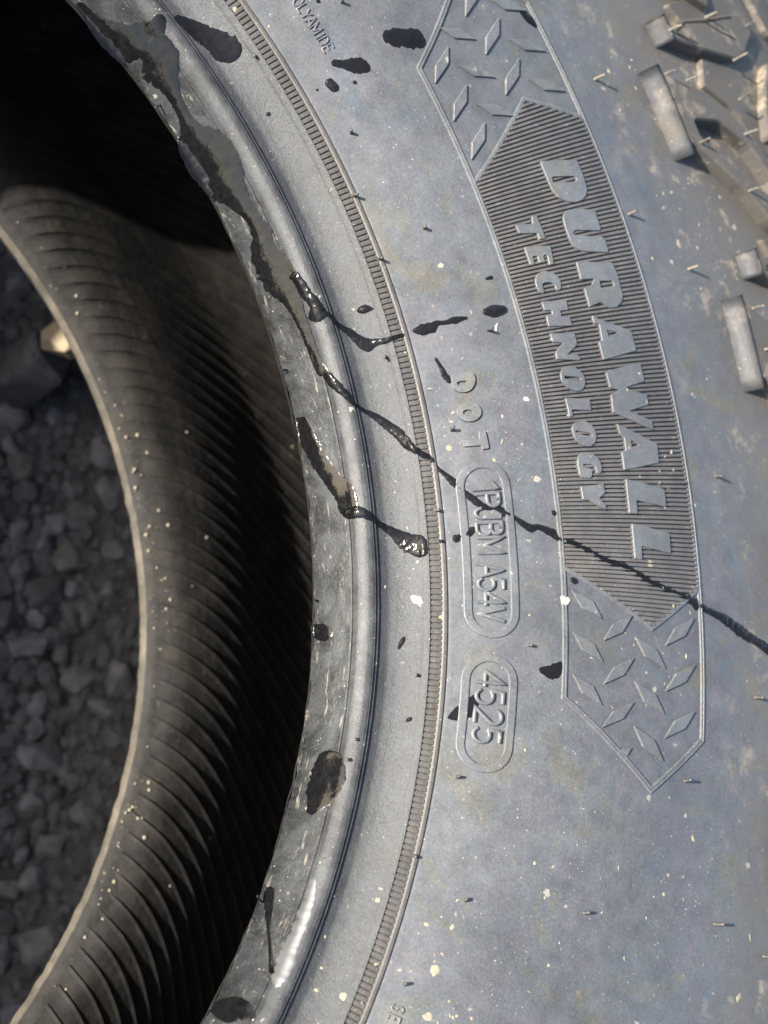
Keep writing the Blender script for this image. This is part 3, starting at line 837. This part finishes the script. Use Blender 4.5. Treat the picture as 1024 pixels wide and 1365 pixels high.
def stroke_letter(ch, th, r, size, wid, h, xs=1.0):
    """text runs towards smaller theta, its tops face outwards; th = left edge of the glyph"""
    V, F = [], []
    sec_ = [(-wid, -0.15), (-wid * 0.82, h * 0.9), (0, h), (wid * 0.82, h * 0.9), (wid, -0.15)]
    for si, P in enumerate(GL[ch]):
        X = []
        for i in range(len(P) - 1):
            a_, b_ = Vector(P[i]), Vector(P[i + 1])
            k = max(1, int((b_ - a_).length * size / 1.2))
            for s in range(k):
                X.append(a_ + (b_ - a_) * (s / k))
        X.append(Vector(P[-1]))
        X = [Vector((p.x * size * xs, p.y * size)) for p in X]
        base = len(V)
        for i in range(len(X)):
            a_ = X[i] - X[max(0, i - 1)]
            b_ = X[min(len(X) - 1, i + 1)] - X[i]
            a_ = a_.normalized() if a_.length > 1e-6 else b_.normalized()
            b_ = b_.normalized() if b_.length > 1e-6 else a_
            na = Vector((a_.y, -a_.x))
            s = na + Vector((b_.y, -b_.x))
            s = s.normalized() if s.length > 0.2 else na
            k = 1 / max(0.55, s.dot(na))
            for (o, hh) in sec_:
                q = X[i] + s * o * k
                V.append(S(th - math.degrees(q.x / r), r - size / 2 + q.y, hh - si * 0.004))
        for i in range(len(X) - 1):
            for q in range(4):
                F.append((base + i * 5 + q, base + i * 5 + q + 1, base + i * 5 + q + 6, base + i * 5 + q + 5))
    return mesh_obj('letter', V, F, M_SIDE, tyre, True)


for ch, tt in zip('1PJBM', (43.95, 43.05, 42.15, 41.15, 40.15)):
    stroke_letter(ch, tt, 259.2, 7.2, 0.58, 0.85, 0.88)
for ch, tt in zip('A54V', (38.45, 37.5, 36.55, 35.55)):
    stroke_letter(ch, tt, 258.6, 7.2, 0.58, 0.85, 0.88)
for ch, tt in zip('4525', (31.45, 30.3, 29.05, 27.85)):
    stroke_letter(ch, tt, 258.8, 7.4, 0.60, 0.85)
for ch, tt in zip('POLYAMIDE', (78.45, 77.93, 77.38, 76.95, 76.46, 75.93, 75.22, 74.98, 74.42)):
    stroke_letter(ch, tt, 258.8, 3.1, 0.27, 0.4, 1.0)
for k, ch in enumerate('SE'):
    stroke_letter(ch, 10.15 - 0.62 * k, 252.8, 3.0, 0.27, 0.4)


def capsule(t0, t1, r, hw):
    """rounded-end outline between two angles"""
    P = [(t, r + hw) for t in frange(t0, t1, 1.0)]
    for i in range(1, 12):
        a_ = math.pi / 2 - math.pi * i / 12
        P.append((t1 - math.degrees(hw * math.cos(a_) / r), r + hw * math.sin(a_)))
    P += [(t, r - hw) for t in frange(t1, t0, 1.0)]
    for i in range(1, 12):
        a_ = -math.pi / 2 - math.pi * i / 12
        P.append((t0 - math.degrees(hw * math.cos(a_) / r), r + hw * math.sin(a_)))
    return P + [P[0]]


CSEC = [(-1.35, -0.2), (-1.18, 0.44), (-0.95, 0.52), (0.9, 0.52), (1.13, 0.44), (1.3, -0.2)]
strip('code_frame', capsule(43.55, 35.3, 258.8, 6.6), CSEC, M_SIDE, tyre, 1.2, True)
strip('code_frame', capsule(30.85, 26.75, 258.6, 6.6), CSEC, M_SIDE, tyre, 1.2, True)

# ------------------------------------------------------------------ shoulder lugs
LUG_A = [(67.82, 392.6), (67.4, 422.4), (67.14, 448), (66.36, 449), (65.26, 434), (65.08, 426.2), (66.04, 406.2), (66.97, 392.2)]
LUG_B = [(65.57, 376.2), (65.14, 381.2), (64.47, 388.8), (63.89, 398.2), (62.85, 406.3), (61.58, 413.6), (59.61, 422.2), (57.5, 430),
         (55.2, 424), (56.84, 408.9), (58.63, 399.1), (60.17, 388.9), (61.4, 380.0), (61.52, 377.4)]
POCKET = [(62.71, 384.2), (62.3, 398.7), (60.77, 412), (58.7, 419.5), (57.9, 415.5), (59.3, 402.5), (60.7, 391.5), (61.7, 384.4)]
LUG_E = [(64.2, 443.5), (64.6, 449), (64.0, 462), (60.6, 458), (60.3, 436), (60.95, 426.6), (62.4, 432.5)]


def lug(poly, holes, h, in_bevel, name='tread_lug'):
    """block with a wide bevel on the side that faces the rim"""
    o = relief(name, poly, holes, h, M_LUG, tyre, edge=0.6, draft=0.5, sink=1.0, cut=5.0, soft=1.2)
    return o


def rim_bevel(t0, t1, rb, rt, h):
    V, F = [], []
    for i in range(9):
        t = t0 + (t1 - t0) * i / 8
        for k in range(6):
            s = k / 5
            V.append(S(t, rb + (rt - rb) * s, -0.3 + (h + 0.2) * sm(0, 1, s) ** 0.8 if k < 5 else h - 0.05))
        V.append(S(t, rt + 1.6, -0.5))
    w_ = 7
    for i in range(8):
        for q in range(w_ - 1):
            F.append((i * w_ + q, i * w_ + q + 1, i * w_ + w_ + q + 1, i * w_ + w_ + q))
    F.append(tuple(range(w_)))
    F.append(tuple(8 * w_ + q for q in range(w_)))
    return V, F


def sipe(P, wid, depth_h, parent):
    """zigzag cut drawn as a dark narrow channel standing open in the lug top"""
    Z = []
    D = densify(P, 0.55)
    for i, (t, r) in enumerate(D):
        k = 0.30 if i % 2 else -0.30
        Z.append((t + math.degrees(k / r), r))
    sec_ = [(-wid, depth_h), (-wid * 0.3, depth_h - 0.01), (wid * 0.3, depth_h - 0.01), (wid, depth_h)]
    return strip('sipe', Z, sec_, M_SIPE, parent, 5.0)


M_SIPE = plain('sipe_shade', (0.008, 0.008, 0.008), 0.9, 0.1)
lug_sets = []
la = lug(LUG_A, [], 5.4, 2.0)
lb = lug(LUG_B, [POCKET], 5.4, 2.0)
le = lug(LUG_E, [], 5.4, 2.0)
V, F = rim_bevel(65.92, 60.96, 371.6, 377.2, 5.6)
bev_b = mesh_obj('lug_bevel', V, F, M_BEVEL, lb, True)
V, F = rim_bevel(68.25, 66.87, 388.0, 393.6, 5.6)
bev_a = mesh_obj('lug_bevel', V, F, M_BEVEL, la, True)
sipe([(67.2, 396), (67.5, 404), (67.25, 416), (67.1, 436)], 0.22, 5.43, la)
sipe([(67.25, 416), (66.5, 424), (66.0, 432)], 0.22, 5.43, la)
sipe([(67.1, 395.5), (66.6, 402), (66.3, 406)], 0.22, 5.43, la)
LUG_F = [(69.6, 458), (66.0, 462), (65.3, 470), (65.6, 488), (69.4, 488)]
STEP = [(68.75, 404), (66.2, 412), (64.4, 404), (62.9, 416), (60.5, 424), (57.5, 436), (56.2, 430), (56.2, 494), (68.75, 494)]
ls = relief('shoulder_step', STEP, [], 2.0, M_LUG, tyre, edge=0.5, draft=0.6, sink=1.0, cut=6.0, soft=1.0)
lf = lug(LUG_F, [], 4.2, 2.0)
src = [la, lb, le, lf, ls]
for k in range(1, 28):
    for s in src:
        o = s.copy()
        col.objects.link(o)
        o.rotation_euler = (0, 0, math.radians(-12.66 * k if k < 26 else 12.66 * (k - 25)))
        for ch in s.children:
            c = ch.copy()
            col.objects.link(c)
            c.parent = o


# ------------------------------------------------------------------ vent hairs
def hair(th, r, h0, L, rad, lean, side_lean, m):
    V, F = [], []
    n, s_ = 5, 6
    base = S(th, r, h0 - 0.3)
    up = (S(th, r, h0 + 1) - S(th, r, h0)).normalized()
    ra = Vector((math.cos(math.radians(th)), math.sin(math.radians(th)), 0))
    ta = Vector((-ra.y, ra.x, 0))
    c = base.copy()
    d = up.copy()
    for i in range(n + 1):
        q = i / n
        d = (up + ra * lean * q + ta * side_lean * q).normalized()
        e1 = d.cross(ta).normalized()
        e2 = d.cross(e1)
        rad_ = rad * (1.5 if i == 0 else 1.0 - 0.2 * q)
        for k in range(s_):
            w_ = 2 * math.pi * k / s_
            V.append(c + (e1 * math.cos(w_) + e2 * math.sin(w_)) * rad_ * MM)
        c = c + d * (L + 0.3) / n * MM
    for i in range(n):
        for k in range(s_):
            j = (k + 1) % s_
            F.append((i * s_ + k, i * s_ + j, (i + 1) * s_ + j, (i + 1) * s_ + k))
    F.append(tuple(n * s_ + k for k in range(s_)))
    return mesh_obj('vent_hair', V, F, m, tyre, True)


for i, (t, r) in enumerate(HAIRS):
    hair(t, r, 0.0, random.uniform(1.8, 3.0) if r < 330 else random.uniform(3.0, 4.4), 0.55, random.uniform(-0.2, 0.5), random.uniform(-0.5, 0.5), M_HAIR if (r < 338 or t < 45) else M_HAIR_DUSTY)
for (t, r) in HAIRS2:
    hair(t, r, 5.3, random.uniform(4.0, 5.5), 0.5, random.uniform(-0.2, 0.7), random.uniform(-0.6, 0.6), M_HAIR_DUSTY)


def toe_hair(th, L, droop):
    """thin flash thread on the bead toe, pointing into the hole"""
    V, F = [], []
    ra = Vector((math.cos(math.radians(th)), math.sin(math.radians(th)), 0))
    ta = Vector((-ra.y, ra.x, 0))
    c = S(th, 216.6, 0.0)
    for i in range(5):
        d = (-ra + ta * droop * i / 4 + Vector((0, 0, 0.5))).normalized()
        for k in range(5):
            w_ = 2 * math.pi * k / 5
            V.append(c + (ta * math.cos(w_) + Vector((0, 0, 1)) * math.sin(w_)) * 0.33 * MM)
        c = c + d * L / 4 * MM
    for i in range(4):
        for k in range(5):
            j = (k + 1) % 5
            F.append((i * 5 + k, i * 5 + j, i * 5 + 5 + j, i * 5 + 5 + k))
    F.append((20, 21, 22, 23, 24))
    mesh_obj('flash_thread', V, F, M_TOE, tyre, True)


for th, L, dr in ((77.4, 3.4, -0.2), (54.6, 2.6, 0.1), (36.1, 2.6, 0.0), (13.2, 3.6, 0.7)):
    toe_hair(th, L, dr)
# torn rubber flash along the toe
for i in range(22):
    th = random.gauss(23.3, 1.3)
    s_ = random.uniform(0.5, 1.5)
    V = []
    c = S(th, 216.5, 0.0)
    ra = Vector((math.cos(math.radians(th)), math.sin(math.radians(th)), 0))
    ta = Vector((-ra.y, ra.x, 0))
    for (x, y, z) in ((-0.9, 0.9, -0.3), (0.9, 0.9, -0.3), (0.5, -0.1, 0.25), (0.15, -0.9, 0.1), (-0.4, -0.3, -0.2), (0, 0.6, 0.5)):
        V.append(c + (ta * x + ra * y + Vector((0, 0, z))) * s_ * random.uniform(0.7, 1.2) * MM)
    mesh_obj('torn_flash', V, [(0, 1, 5), (1, 2, 5), (2, 3, 5), (3, 4, 5), (4, 0, 5), (0, 4, 3, 2, 1)], M_TOE, tyre)


# ------------------------------------------------------------------ water
def catmull(P, step):
    o = []
    for i in range(len(P) - 1):
        p0, p1, p2, p3 = P[max(0, i - 1)], P[i], P[i + 1], P[min(len(P) - 1, i + 2)]
        L = math.hypot(math.radians(p2[0] - p1[0]) * p1[1], p2[1] - p1[1])
        k = max(1, int(L / step))
        for s in range(k):
            t = s / k
            o.append(tuple(0.5 * ((2 * p1[a_]) + (-p0[a_] + p2[a_]) * t + (2 * p0[a_] - 5 * p1[a_] + 4 * p2[a_] - p3[a_]) * t * t
                                  + (-p0[a_] + 3 * p1[a_] - 3 * p2[a_] + p3[a_]) * t ** 3) for a_ in range(3)))
    o.append(P[-1])
    return o


def puddle(name, P, m, hk, hmax, ragged, bump=0.2, parent=None):
    """liquid lying on the sidewall along a spine of (theta, r, half width)"""
    rc = sum(p[1] for p in P) / len(P)
    X = [Vector((-math.radians(t) * rc, r, max(0.12, w_))) for t, r, w_ in catmull(P, 0.45)]
    # round ends
    a_ = (X[0].xy - X[1].xy).normalized()
    b_ = (X[-1].xy - X[-2].xy).normalized()
    X.insert(0, Vector((*(X[0].xy + a_ * X[0].z * 0.9), X[0].z)))
    X.append(Vector((*(X[-1].xy + b_ * X[-1].z * 0.9), X[-1].z)))
    pts = [X[0]]
    for p in X[1:]:
        L = (p.xy - pts[-1].xy).length
        k = max(1, int(L / 0.4))
        q0 = pts[-1]
        for s in range(1, k + 1):
            pts.append(q0.lerp(p, s / k))
    X = pts
    arc_ = [0.0]
    for i in range(1, len(X)):
        arc_.append(arc_[-1] + (X[i].xy - X[i - 1].xy).length)
    tot = arc_[-1]
    seed = random.uniform(0, 100)
    V, F = [], []
    cs = [-1, -0.93, -0.8, -0.55, -0.28, 0, 0.28, 0.55, 0.8, 0.93, 1]
    nC = len(cs)
    for i, p in enumerate(X):
        w0 = p.z
        e = min(arc_[i], tot - arc_[i])
        k = math.sqrt(max(0.0, 1 - max(0.0, 1 - e / max(w0, 1e-3)) ** 2)) if e < w0 else 1.0
        tang = (X[min(i + 3, len(X) - 1)].xy - X[max(i - 3, 0)].xy).normalized()
        nrm = Vector((tang.y, -tang.x))
        for c in cs:
            rag = 1 + ragged * noise.noise(Vector((arc_[i] * 0.55 + seed, 3.0 if c > 0 else -3.0, 0))) + 0.5 * ragged * noise.noise(Vector((arc_[i] * 1.9 + seed, 7.0 if c > 0 else -7.0, 0)))
            t_mid = -math.degrees(p.x / rc)
            in_panel = 282.5 < p.y < 333.8 and div_theta(DIV_LO, p.y) < t_mid < div_theta(DIV_HI, p.y)
            if in_panel:
                rag = 0.95 + 0.55 * noise.noise(Vector((math.floor(t_mid / RP) * 3.7, 3.0 if c > 0 else -3.0, seed)))
            w_ = max(0.05, w0 * k * max(0.25, rag))
            q = p.xy + nrm * c * w_
            hh = min(hmax, hk * w_) * (1 - abs(c) ** 2.4)
            hh *= max(0.25, 1 + bump * noise.noise(Vector((arc_[i] * 0.75, c * 0.6, seed))) + 0.35 * noise.noise(Vector((q.x * 0.5, q.y * 0.5, seed))))
            if in_panel:
                hh = min(hh, 0.40)
            t = -math.degrees(q.x / rc)
            lift = 0.42 if (282.5 < q.y < 333.8 and div_theta(DIV_LO, q.y) < t < div_theta(DIV_HI, q.y)) else 0.0
            mic = micro(q.y) if q.y < 241.4 else 0.0
            pt = S(t, q.y, (hh + lift + max(0.0, mic)) if abs(c) < 0.99 else -0.06 + lift * 0.2)
            if q.y < 222.4:
                w_r, w_z = toe_wob(t, q.y, 0.0)
                ra_ = Vector((math.cos(math.radians(t)), math.sin(math.radians(t)), 0))
                pt = pt + (ra_ * (w_r - q.y) + Vector((0, 0, w_z))) * MM
            V.append(pt)
    for i in range(len(X) - 1):
        for q in range(nC - 1):
            F.append((i * nC + q, i * nC + q + 1, (i + 1) * nC + q + 1, (i + 1) * nC + q))
    return mesh_obj(name, V, F, m, parent, True)


WLAB = {
    't_main': 'long dark water trail running from bead ridge across the ribbed panel',
    't_low': 'thick dark water streak ending in a round bulge before the serrated band',
    't_up': 'thin dark water trail with a swollen end crossing the bead towards the serrated band',
    't_blob': 'dark forked water blob between the serrated band and the panel above the DOT letters',
    't_dot': 'small water dribble touching the letter D of DOT',
    't_big': 'broad smooth dark puddle on the bead slope near POLYAMIDE',
    't_poly': 'dark irregular water blot at the end of the word POLYAMIDE',
    't_smear': 'square-ended dark wet smear against the kink of the panel frame',
    't_edge': 'dark wet blot on the outer panel frame beside the diamond pattern',
    't_pj': 'two-lobed water drop beside the letters of the long code frame',
    't_date': 'rough dark wet spot on the number 4525',
    't_frame': 'dark wet spot against the inner panel frame beside the diamonds',
    't_l': 'thin dark water streak lying on a letter L of the large word',
    'd_oval': 'oval glossy water drop beside the ribbed panel with a pale flake below',
    'd_small': 'tiny flat water drop close to the panel frame beside the letter T',
    'd_tear': 'teardrop of water on the bead slope just before the serrated band',
    'd_drop': 'plump water drop beside the blot at the word POLYAMIDE',
    'd_bead': 'slim slanted water drop on the bead slope beside the long code frame',
    'd_bead2': 'small slanted water drop on the bead slope beside the number 4525',
    'w1': 'wide dark wet patch on the bead toe reaching up over the ridge',
    'w2': 'long dark wet band winding along the scuffed bead toe',
    'w3': 'dark wet band on the bead toe feeding the thick water streak',
    'w4': 'small dark wet spot on the bead toe edge',
    'w5': 'broad dark wet patch on the bead toe beside the torn flash',
    'w6': 'dark wet patch on the bead toe at the worn streaky stretch',
    'w7': 'thin dark crack-like wet line down the worn bead toe',
    'w8': 'bright glinting film of water along the bead ridge',
}
for k, P in WATER.items():
    if k == 't_main':
        P = [(t_, r_, w_ * 0.86) for t_, r_, w_ in P]
    if k[0] == 't':
        if k in ('t_big', 't_smear', 't_poly', 't_edge', 't_date', 't_frame'):
            o = puddle('water_trail', P, M_WATER, 0.16, 0.32, 0.30, 0.12)
        else:
            o = puddle('water_trail', P, M_WATER, 0.46, 0.5, 0.36, 0.6)
        tag(o, WLAB[k], 'water')
    elif k[0] == 'w':
        o = puddle('wet_patch', P, M_WET if k != 'w8' else M_GLINT, 0.10, 0.14, 0.16 if k != 'w8' else 0.5)
        tag(o, WLAB[k], 'water')
    else:
        o = puddle('water_drop', P, M_WATER, 0.60, 1.2, 0.06)
        tag(o, WLAB.get(k, 'tiny round water drop sitting on the rubber'), 'water drop', None if k in WLAB else 'tiny water drops on the tyre')


# ------------------------------------------------------------------ flecks of dried mud and pale flakes
def blot(V, F, th, r, rad, h, lift=0.0, n=12):
    b0 = len(V)
    seed = random.uniform(0, 50)
    an = random.uniform(0, 3.14)
    el = random.uniform(0.55, 1.0) if random.random() < 0.65 else random.uniform(0.15, 0.4)
    V.append(S(th, r, h + lift))
    for ring, hh in ((0.65, h * 0.8), (1.0, -0.05)):
        for i in range(n):
            t = 2 * math.pi * i / n
            q = rad * ring * (1 + 0.55 * noise.noise(Vector((math.cos(t) * 1.9 + seed, math.sin(t) * 1.9, 0))))
            x, y = q * math.cos(t), q * el * math.sin(t)
            x, y = x * math.cos(an) - y * math.sin(an), x * math.sin(an) + y * math.cos(an)
            V.append(S(th - math.degrees(x / r), r + y, hh + lift))
    for i in range(n):
        j = (i + 1) % n
        F.append((b0, b0 + 1 + i, b0 + 1 + j))
        F.append((b0 + 1 + i, b0 + 1 + n + i, b0 + 1 + n + j, b0 + 1 + j))


def top_lift(t, r):
    return 0.74 if (282.5 < r < 333.8 and div_theta(DIV_LO, r) < t < div_theta(DIV_HI, r)) else 0.0


V, F = [], []
for (t, r, rad) in FLECKS[3:]:
    if (t, r, rad) in (FLECKS[5], FLECKS[7]):
        continue
    blot(V, F, t, r, rad * random.uniform(0.65, 0.95), 0.14, top_lift(t, r) * 1.5)
spots = [(random.uniform(2, 92), random.uniform(224, 430), 1.0) for i in range(220)]
for ct, cr, n_ in ((12, 262, 60), (18, 290, 45), (22, 330, 30), (34, 310, 50), (40, 262, 45), (47, 262, 35), (57, 375, 60), (52, 360, 35), (66, 372, 35), (30, 268, 35), (44, 320, 30), (10, 238, 40)):
    for i in range(n_):
        spots.append((random.gauss(ct, 2.2), max(223.5, random.gauss(cr, 9)), 0.7))
for t, r, _k in spots:
    blot(V, F, t, r, 0.16 + 0.75 * random.random() ** 5, 0.10, top_lift(t, r), 7)
fl = mesh_obj('mud_flecks', V, F, M_FLECK, None, True)
fl['kind'] = 'stuff'
fl['label'] = 'pale dried mud flecks scattered over the tyre sidewall'
fl['category'] = 'mud'
for idx, lab in ((0, 'white petal-like flake under the oval water drop'), (1, 'round pale spot of dried mud beside the panel frame level with DOT'),
                 (5, 'pale crescent flake stuck to the inner panel frame'), (7, 'white chalky flake on the bead slope against the serrated band')):
    V, F = [], []
    t, r, rad = FLECKS[idx]
    blot(V, F, t, r, rad, 0.25, 0.4 if idx == 5 else 0.0, 14)
    tag(mesh_obj('pale_flake', V, F, M_CHIP, None, True), lab, 'flake')

# sand, and sun glints of drops painted as pale grains, along the lower bead
V, F = [], []
ico = bmesh.new()
bmesh.ops.create_icosphere(ico, subdivisions=1, radius=1.0)
iv = [v.co.copy() for v in ico.verts]
ifc = [tuple(v.index for v in f.verts) for f in ico.faces]
ico.free()
for i in range(240):
    t = random.uniform(-5, 95) if i % 3 == 0 else random.choice((14, 17, 21, 40, 46, 52, 56)) + random.gauss(0, 2.2)
    r = 218.5 + abs(random.gauss(0, 5.5)) if i < 200 else random.uniform(230, 330)
    s_ = 0.16 + 0.7 * random.random() ** 4
    c = S(t, r, s_ * 0.5, zi)
    b0 = len(V)
    V += [c + q * s_ * MM for q in iv]
    F += [tuple(b0 + x for x in f) for f in ifc]
g = mesh_obj('sand_and_glints', V, F, M_FLECK, None, True)
g['kind'] = 'stuff'
g['label'] = 'pale sand grains and painted drop glints on the inside of the lower bead'
g['category'] = 'sand'

# ------------------------------------------------------------------ stones under the hole
rocks = []
for k in range(9):
    bm = bmesh.new()
    for i in range(16):
        v = Vector((random.gauss(0, 1), random.gauss(0, 1), random.gauss(0, 1))).normalized() * random.uniform(0.8, 1.0)
        bm.verts.new((v.x, v.y * random.uniform(0.75, 1.0), v.z * 0.72))
    res = bmesh.ops.convex_hull(bm, input=bm.verts[:])
    bmesh.ops.delete(bm, geom=[e for e in res['geom_interior'] if isinstance(e, bmesh.types.BMVert)], context='VERTS')
    bmesh.ops.bevel(bm, geom=bm.edges[:], offset=0.05, segments=1, affect='EDGES')
    me = bpy.data.meshes.new('stone')
    bm.to_mesh(me)
    bm.free()
    me.materials.append(M_STONE[k % 4])
    rocks.append(me)
placed = []
tries = 0
while len(placed) < 290 and tries < 60000:
    tries += 1
    t, r = random.uniform(-18, 98), math.sqrt(random.uniform(95 ** 2, 268 ** 2))
    s_ = random.uniform(7.5, 14) if len(placed) < 120 else random.uniform(6, 10)
    x, y = r * math.cos(math.radians(t)), r * math.sin(math.radians(t))
    if any(math.hypot(x - a_, y - b_) < 0.56 * (s_ + c_) for a_, b_, c_ in placed):
        continue
    placed.append((x, y, s_))
    o = link('stone', rocks[len(placed) % 9])
    o.location = (x * MM, y * MM, (ground_z(x, y) + 0.32 * s_) * MM)
    o.scale = (s_ * MM, s_ * MM * random.uniform(0.8, 1.1), s_ * MM * random.uniform(0.75, 1.0))
    o.rotation_euler = (random.uniform(-0.5, 0.5), random.uniform(-0.5, 0.5), random.uniform(0, 6.28))
    tag(o, 'grey angular crushed stone on the shaded ground inside the tyre hole', 'stone', 'crushed stones inside the tyre hole')

# one pale tall stone that reaches up into the sunbeam
bm = bmesh.new()
for i in range(18):
    v = Vector((random.gauss(0, 1), random.gauss(0, 1), random.gauss(0, 1))).normalized()
    bm.verts.new((v.x * 9 * MM, v.y * 10 * MM, v.z * 8 * MM))
bmesh.ops.convex_hull(bm, input=bm.verts[:])
me = bpy.data.meshes.new('pale_stone')
bm.to_mesh(me)
bm.free()
ps = link('pale_stone', me, None, M_PALE)
ps.location = (0.0815, 0.2165, 0.0015)
tag(ps, 'pale sunlit sandstone chunk peeping out under the lower bead', 'stone')
o = link('stone', rocks[1])
o.location = (0.083, 0.220, -0.047)
o.scale = (0.021, 0.019, 0.058)
tag(o, 'tall dark stone carrying the pale sandstone chunk under the lower bead', 'stone')

# fine gravel between the stones and round about
V, F = [], []
for i in range(7000):
    t = random.uniform(-40, 120) if i < 6100 else random.uniform(0, 360)
    r = math.sqrt(random.uniform(60 ** 2, 285 ** 2)) if i < 6100 else random.uniform(480, 900)
    x, y = r * math.cos(math.radians(t)), r * math.sin(math.radians(t))
    s_ = random.uniform(1.5, 5.5)
    c = Vector((x, y, ground_z(x, y) + s_ * 0.3)) * MM
    b0 = len(V)
    for q in iv:
        V.append(c + Vector((q.x * random.uniform(0.7, 1.2), q.y * random.uniform(0.7, 1.2), q.z * 0.7)) * s_ * MM)
    F += [tuple(b0 + x_ for x_ in f) for f in ifc]
gv = mesh_obj('gravel', V, F, M_STONE[1], None)
gv['kind'] = 'stuff'
gv['label'] = 'fine dark gravel covering the ground'
gv['category'] = 'gravel'
